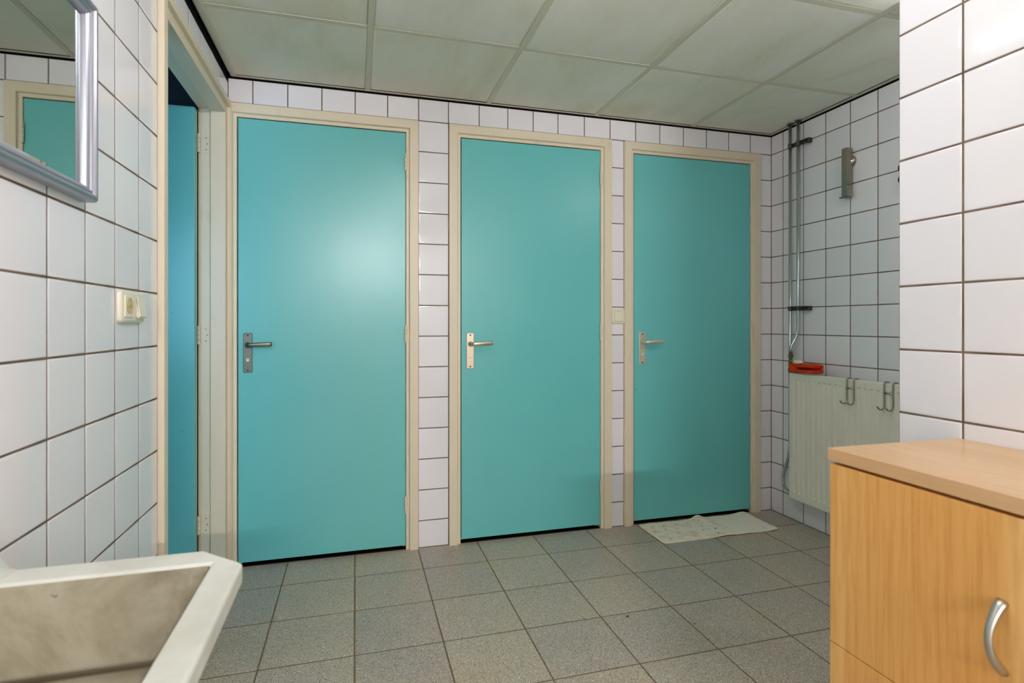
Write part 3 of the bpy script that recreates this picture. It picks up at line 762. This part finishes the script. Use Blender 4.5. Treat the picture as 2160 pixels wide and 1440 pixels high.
for z, lab in ((2.116, 'upper dark metal clamp holding both heating pipes, just under the ceiling'), (1.199, 'lower dark metal clamp holding both heating pipes, at switch height')):
    r = empty('pipe_clamp', (W2, -0.246, z), lab, 'clamp')
    for yy in (0.059, 0.0):
        bm = B(); lathe(bm, [(PR + 0.0006, -0.0125), (PR + 0.0028, -0.0125), (PR + 0.0028, 0.0125), (PR + 0.0006, 0.0125)], (PX - W2, yy, 0), (0, 0, 1), 18)
        obj('clamp_ring', bm, M_CLAMP, r)
    bm = B(); box(bm, -0.0300, -0.0270, -0.066, 0.050, -0.0125, 0.0125, 0.001); box(bm, -0.0270, -0.0018, -0.066, -0.050, -0.0125, 0.0125, 0.001)
    obj('clamp_bar', bm, M_CLAMP, r)
    bm = B()
    for yy in (-0.030, -0.052): lathe(bm, [(0.0055, 0.0), (0.0055, 0.003), (0.003, 0.004)], (-0.030, yy, 0), (-1, 0, 0), 12)
    obj('clamp_screw', bm, M_SCREW, r)

# ------------------------------------------------------------------ steel wall holder and the hook behind the corner
wh = empty('wall_holder', (W2, -0.557, 1.75), 'brushed steel channel holder with round rosette and cross pin on the alcove wall', 'holder')
ho = Vector((W2, -0.557, 1.75))
bm = B()
prof = [(-0.573, 2.948), (-0.573, 2.912), (-0.542, 2.912), (-0.542, 2.948), (-0.5445, 2.948), (-0.5445, 2.9145), (-0.5705, 2.9145), (-0.5705, 2.948)]
prism(bm, [(x - ho.x, y_ - ho.y) for y_, x in prof], (0, 0, 0.002), (1, 0, 0), (0, 1, 0), (0, 0, 1), 0.240)
o = obj('channel', bm, M_STEEL, wh); bv = o.modifiers.new('bevel', 'BEVEL'); bv.width = 0.0012; bv.segments = 2; bv.limit_method = 'ANGLE'
bm = B(); box(bm, -0.046, -0.010, -0.016, 0.015, 0.237, 0.2405, 0.001); obj('channel_cap', bm, M_STEEL, wh)
bm = B(); lathe(bm, [(0.032, 0.0018), (0.032, 0.005), (0.029, 0.013), (0.021, 0.021), (0.010, 0.0255), (0.001, 0.027)], (0, -0.0, 0.178), (-1, 0, 0), 28); obj('rosette', bm, M_CHROME, wh, True)
bm = B(); tube(bm, [(-0.036, 0.034, 0.0), (-0.036, -0.046, 0.0)], 0.0042, 12); obj('cross_pin', bm, M_STEEL, wh, True)
bm = B(); box(bm, -0.046, -0.012, -0.015, 0.014, -0.006, 0.0, 0.001); obj('foot', bm, M_STEEL, wh)
bh = empty('double_wall_hook', (W2, -0.860, 1.79), 'dark double knob wall hook half hidden behind the near wall corner', 'hook')
bm = B(); box(bm, -0.008, -0.0018, -0.016, 0.016, -0.05, 0.05, 0.002); obj('hook_plate', bm, M_CLAMP, bh)
for z in (0.0265, -0.0265):
    bm = B(); lathe(bm, [(0.006, 0.007), (0.006, 0.022), (0.016, 0.026), (0.019, 0.032), (0.018, 0.040), (0.010, 0.046), (0.001, 0.047)], (0, 0.004, z), (-1, 0, 0), 20); obj('knob', bm, M_SCREW, bh, True)

# ------------------------------------------------------------------ hooks hung over the radiator
def over_hook(ya, yb, label):
    yc = (ya + yb) / 2
    r = empty('radiator_hook', (RX, yc, RZ1), label, 'hook', 'chrome double hooks over the radiator')
    R = 0.0036; fx = -0.0055
    for yy in (ya - yc, yb - yc):
        pts = [(0.0245, yy, -0.045), (0.0245, yy, 0.0045), (fx, yy, 0.0045), (fx, yy, -0.100)]
        pts = round_path(pts, 0.010, 6)
        for k_ in range(1, 11):
            t = math.radians(180 * k_ / 10 * 0.80); pts.append(Vector((fx - 0.019 + 0.019 * math.cos(t), yy, -0.100 - 0.019 * math.sin(t))))
        d = (pts[-1] - pts[-2]).normalized(); pts.append(pts[-1] + d * 0.010)
        bm = B(); tube(bm, pts, R, 10); obj('hook_wire', bm, M_CHROME, r, True)
    bm = B(); tube(bm, [(fx, ya - yc, -0.044), (fx, yb - yc, -0.044)], R * 0.9, 10); obj('cross_bar', bm, M_CHROME, r, True)
over_hook(-0.628, -0.667, 'chrome double wire hook over the radiator, nearer the red cloth')
over_hook(-0.826, -0.868, 'chrome double wire hook over the radiator, beside the near wall corner')

# ------------------------------------------------------------------ folded red cloth and sponge on the radiator
def folded(bm):
    # profile in (y,z): fold at the corner end, two leaves parted towards the viewer's right
    top = [(0.000, 0.008), (-0.002, 0.024), (0.002, 0.042), (0.012, 0.047), (0.05, 0.050), (0.09, 0.053), (0.14, 0.054), (0.187, 0.053), (0.200, 0.049)]
    mid = [(0.194, 0.036), (0.150, 0.037), (0.100, 0.035), (0.066, 0.029), (0.058, 0.023), (0.064, 0.018), (0.100, 0.018), (0.150, 0.020), (0.190, 0.021)]
    bot = [(0.196, 0.014), (0.192, 0.007), (0.150, 0.004), (0.090, 0.003), (0.05, 0.000), (0.012, 0.001)]
    return top + mid + bot
rc = empty('folded_red_cloth', (2.872, -0.256, RZ1 + 0.001), 'folded red orange cloth lying on top of the radiator beside the valve', 'cloth')
poly = folded(None)
bm = B(); nx = 6; rings = []
for i in range(nx + 1):
    x = -0.030 + 0.058 * i / nx; s = 1.0 - 0.10 * abs(2 * i / nx - 1) ** 3
    rings.append([bm.verts.new((x, -0.1 + (-(p_[0]) + 0.1) * s + 0.002 * math.sin(i * 1.7 + p_[0] * 40), 0.027 + (p_[1] - 0.027) * s + 0.0015 * math.sin(i * 2.1 + p_[0] * 30) + 0.002)) for p_ in poly])
for a, b in zip(rings, rings[1:]):
    for q in range(len(poly)): bm.faces.new((a[q], a[(q + 1) % len(poly)], b[(q + 1) % len(poly)], b[q]))
bm.faces.new(rings[0]); bm.faces.new(rings[-1])
o = obj('cloth_body', bm, M_RED, rc); bv = o.modifiers.new('bevel', 'BEVEL'); bv.width = 0.0025; bv.segments = 2; bv.limit_method = 'ANGLE'; bv.angle_limit = math.radians(40)
bm = B(); box(bm, 0.004, 0.020, -0.196, -0.060, 0.018, 0.038, 0.003); obj('cloth_inner_fold', bm, M_RED, rc)
bm = B(); bmesh.ops.create_icosphere(bm, subdivisions=3, radius=1.0)
for v in bm.verts:
    n = v.co.normalized(); bumpy = 1 + 0.06 * math.sin(n.x * 9 + 1) * math.sin(n.y * 7) + 0.04 * math.sin(n.z * 13)
    v.co = Vector((n.x * 0.022, n.y * 0.032, max(n.z, -0.55) * 0.0145)) * bumpy
o = obj('sponge', bm, M_SPONGE, None, True, (2.880, -0.290, RZ1 + 0.0585)); tag(o, 'small cream sponge resting on the red cloth', 'sponge')

# ------------------------------------------------------------------ white rubber mat at the right door
mroot = empty('rubber_mat', (2.06, -0.29, 0.0), 'stained white rubber mat with wavy edges before the right door', 'mat')
nx, ny = 72, 32; mw, md = 0.705, 0.275
def mat_h(u, v):   # u along the door, v from near edge to far edge
    h = 0.0035 + 0.0008 * math.sin(u * 60) * math.sin(v * 30)
    rx = 0.375 + 0.03 * (1 - v)
    h += (0.003 + 0.015 * v ** 1.5) * math.exp(-((u - rx) / 0.035) ** 2)
    h += 0.011 * v ** 3 * math.exp(-((u - 0.665) / 0.05) ** 2)
    h += 0.006 * (1 - v) ** 4 * (math.exp(-((u - 0.36) / 0.06) ** 2) + 0.8 * math.exp(-((u - 0.50) / 0.05) ** 2) + 1.1 * math.exp(-((u - 0.69) / 0.06) ** 2))
    return h
bm = B(); g = []
for j in range(ny + 1):
    row = []
    for i in range(nx + 1):
        u, v = mw * i / nx, j / ny
        # rounded corners by pulling the outline in
        cx_ = min(u, mw - u); cy_ = min(v, 1 - v) * md; r = 0.022; uu, vv = u, v * md
        if cx_ < r and cy_ < r:
            dx_, dy_ = r - cx_, r - cy_; L = max(dx_, dy_); H = math.hypot(dx_, dy_)
            if H > 1e-9:
                f = L / H; cu = r if u < mw / 2 else mw - r; cv = r if v < 0.5 else md - r
                uu = cu + (uu - cu) * f; vv = cv + (vv - cv) * f
        knob = 0.0010 * max(0, math.sin(uu * 230) * math.sin(vv * 230))
        row.append(bm.verts.new((uu, vv + 0.004 * math.sin(uu * 18) * v, mat_h(uu, vv / md) + knob)))
    g.append(row)
for j in range(ny):
    for i in range(nx): bm.faces.new((g[j][i], g[j][i + 1], g[j + 1][i + 1], g[j + 1][i]))
o = obj('mat_sheet', bm, M_MAT, mroot, True); sd = o.modifiers.new('solid', 'SOLIDIFY'); sd.thickness = 0.0032; sd.offset = -1
bm = B(); random.seed(3)
holes = []
for j in range(4):
    for i in range(9):
        u = 0.06 + 0.072 * i + 0.03 * (j % 2) - 0.01 * j; v = 0.14 + 0.22 * j
        if random.random() < 0.18: continue
        rr = random.uniform(0.0030, 0.0052) if u < 0.42 else random.uniform(0.0018, 0.0032)
        u += random.uniform(-0.004, 0.004); v += random.uniform(-0.015, 0.015)
        vs = []
        for q in range(8):
            a = 2 * math.pi * q / 8; pu = u + rr * math.cos(a); pv = v + rr * 1.0 * math.sin(a) / md
            vs.append(bm.verts.new((pu, pv * md + 0.004 * math.sin(pu * 18) * pv, mat_h(pu, pv) + 0.0013)))
        bm.faces.new(vs)
o = obj('suction_holes', bm, M_HOLE, mroot); o['kind'] = 'stuff'

# ------------------------------------------------------------------ dry leaf scraps on the floor
def scrap(x, y, s, rot, label):
    bm = B(); a = [bm.verts.new(p_) for p_ in ((-s, 0, 0.001), (-0.3 * s, 0.35 * s, 0.003), (0.6 * s, 0.30 * s, 0.0035), (s, 0, 0.0015), (0.5 * s, -0.35 * s, 0.002), (-0.4 * s, -0.3 * s, 0.0012))]
    c0 = bm.verts.new((0, 0, 0.006)); d0 = bm.verts.new((0, 0, 0.0005))
    for i in range(6): bm.faces.new((a[i], a[(i + 1) % 6], c0)); bm.faces.new((a[(i + 1) % 6], a[i], d0))
    o = obj('leaf_scrap', bm, M_DEBRIS, None, False, (x, y, 0.0008)); o.rotation_euler.z = rot
    tag(o, label, 'leaf', 'dry scraps on the floor')
scrap(1.554, -0.869, 0.008, 0.3, 'larger dark dry leaf scrap on the floor tiles in front of the middle door')
scrap(1.768, -0.985, 0.005, 1.2, 'smaller dark scrap on the floor tiles, towards the beech cabinet')
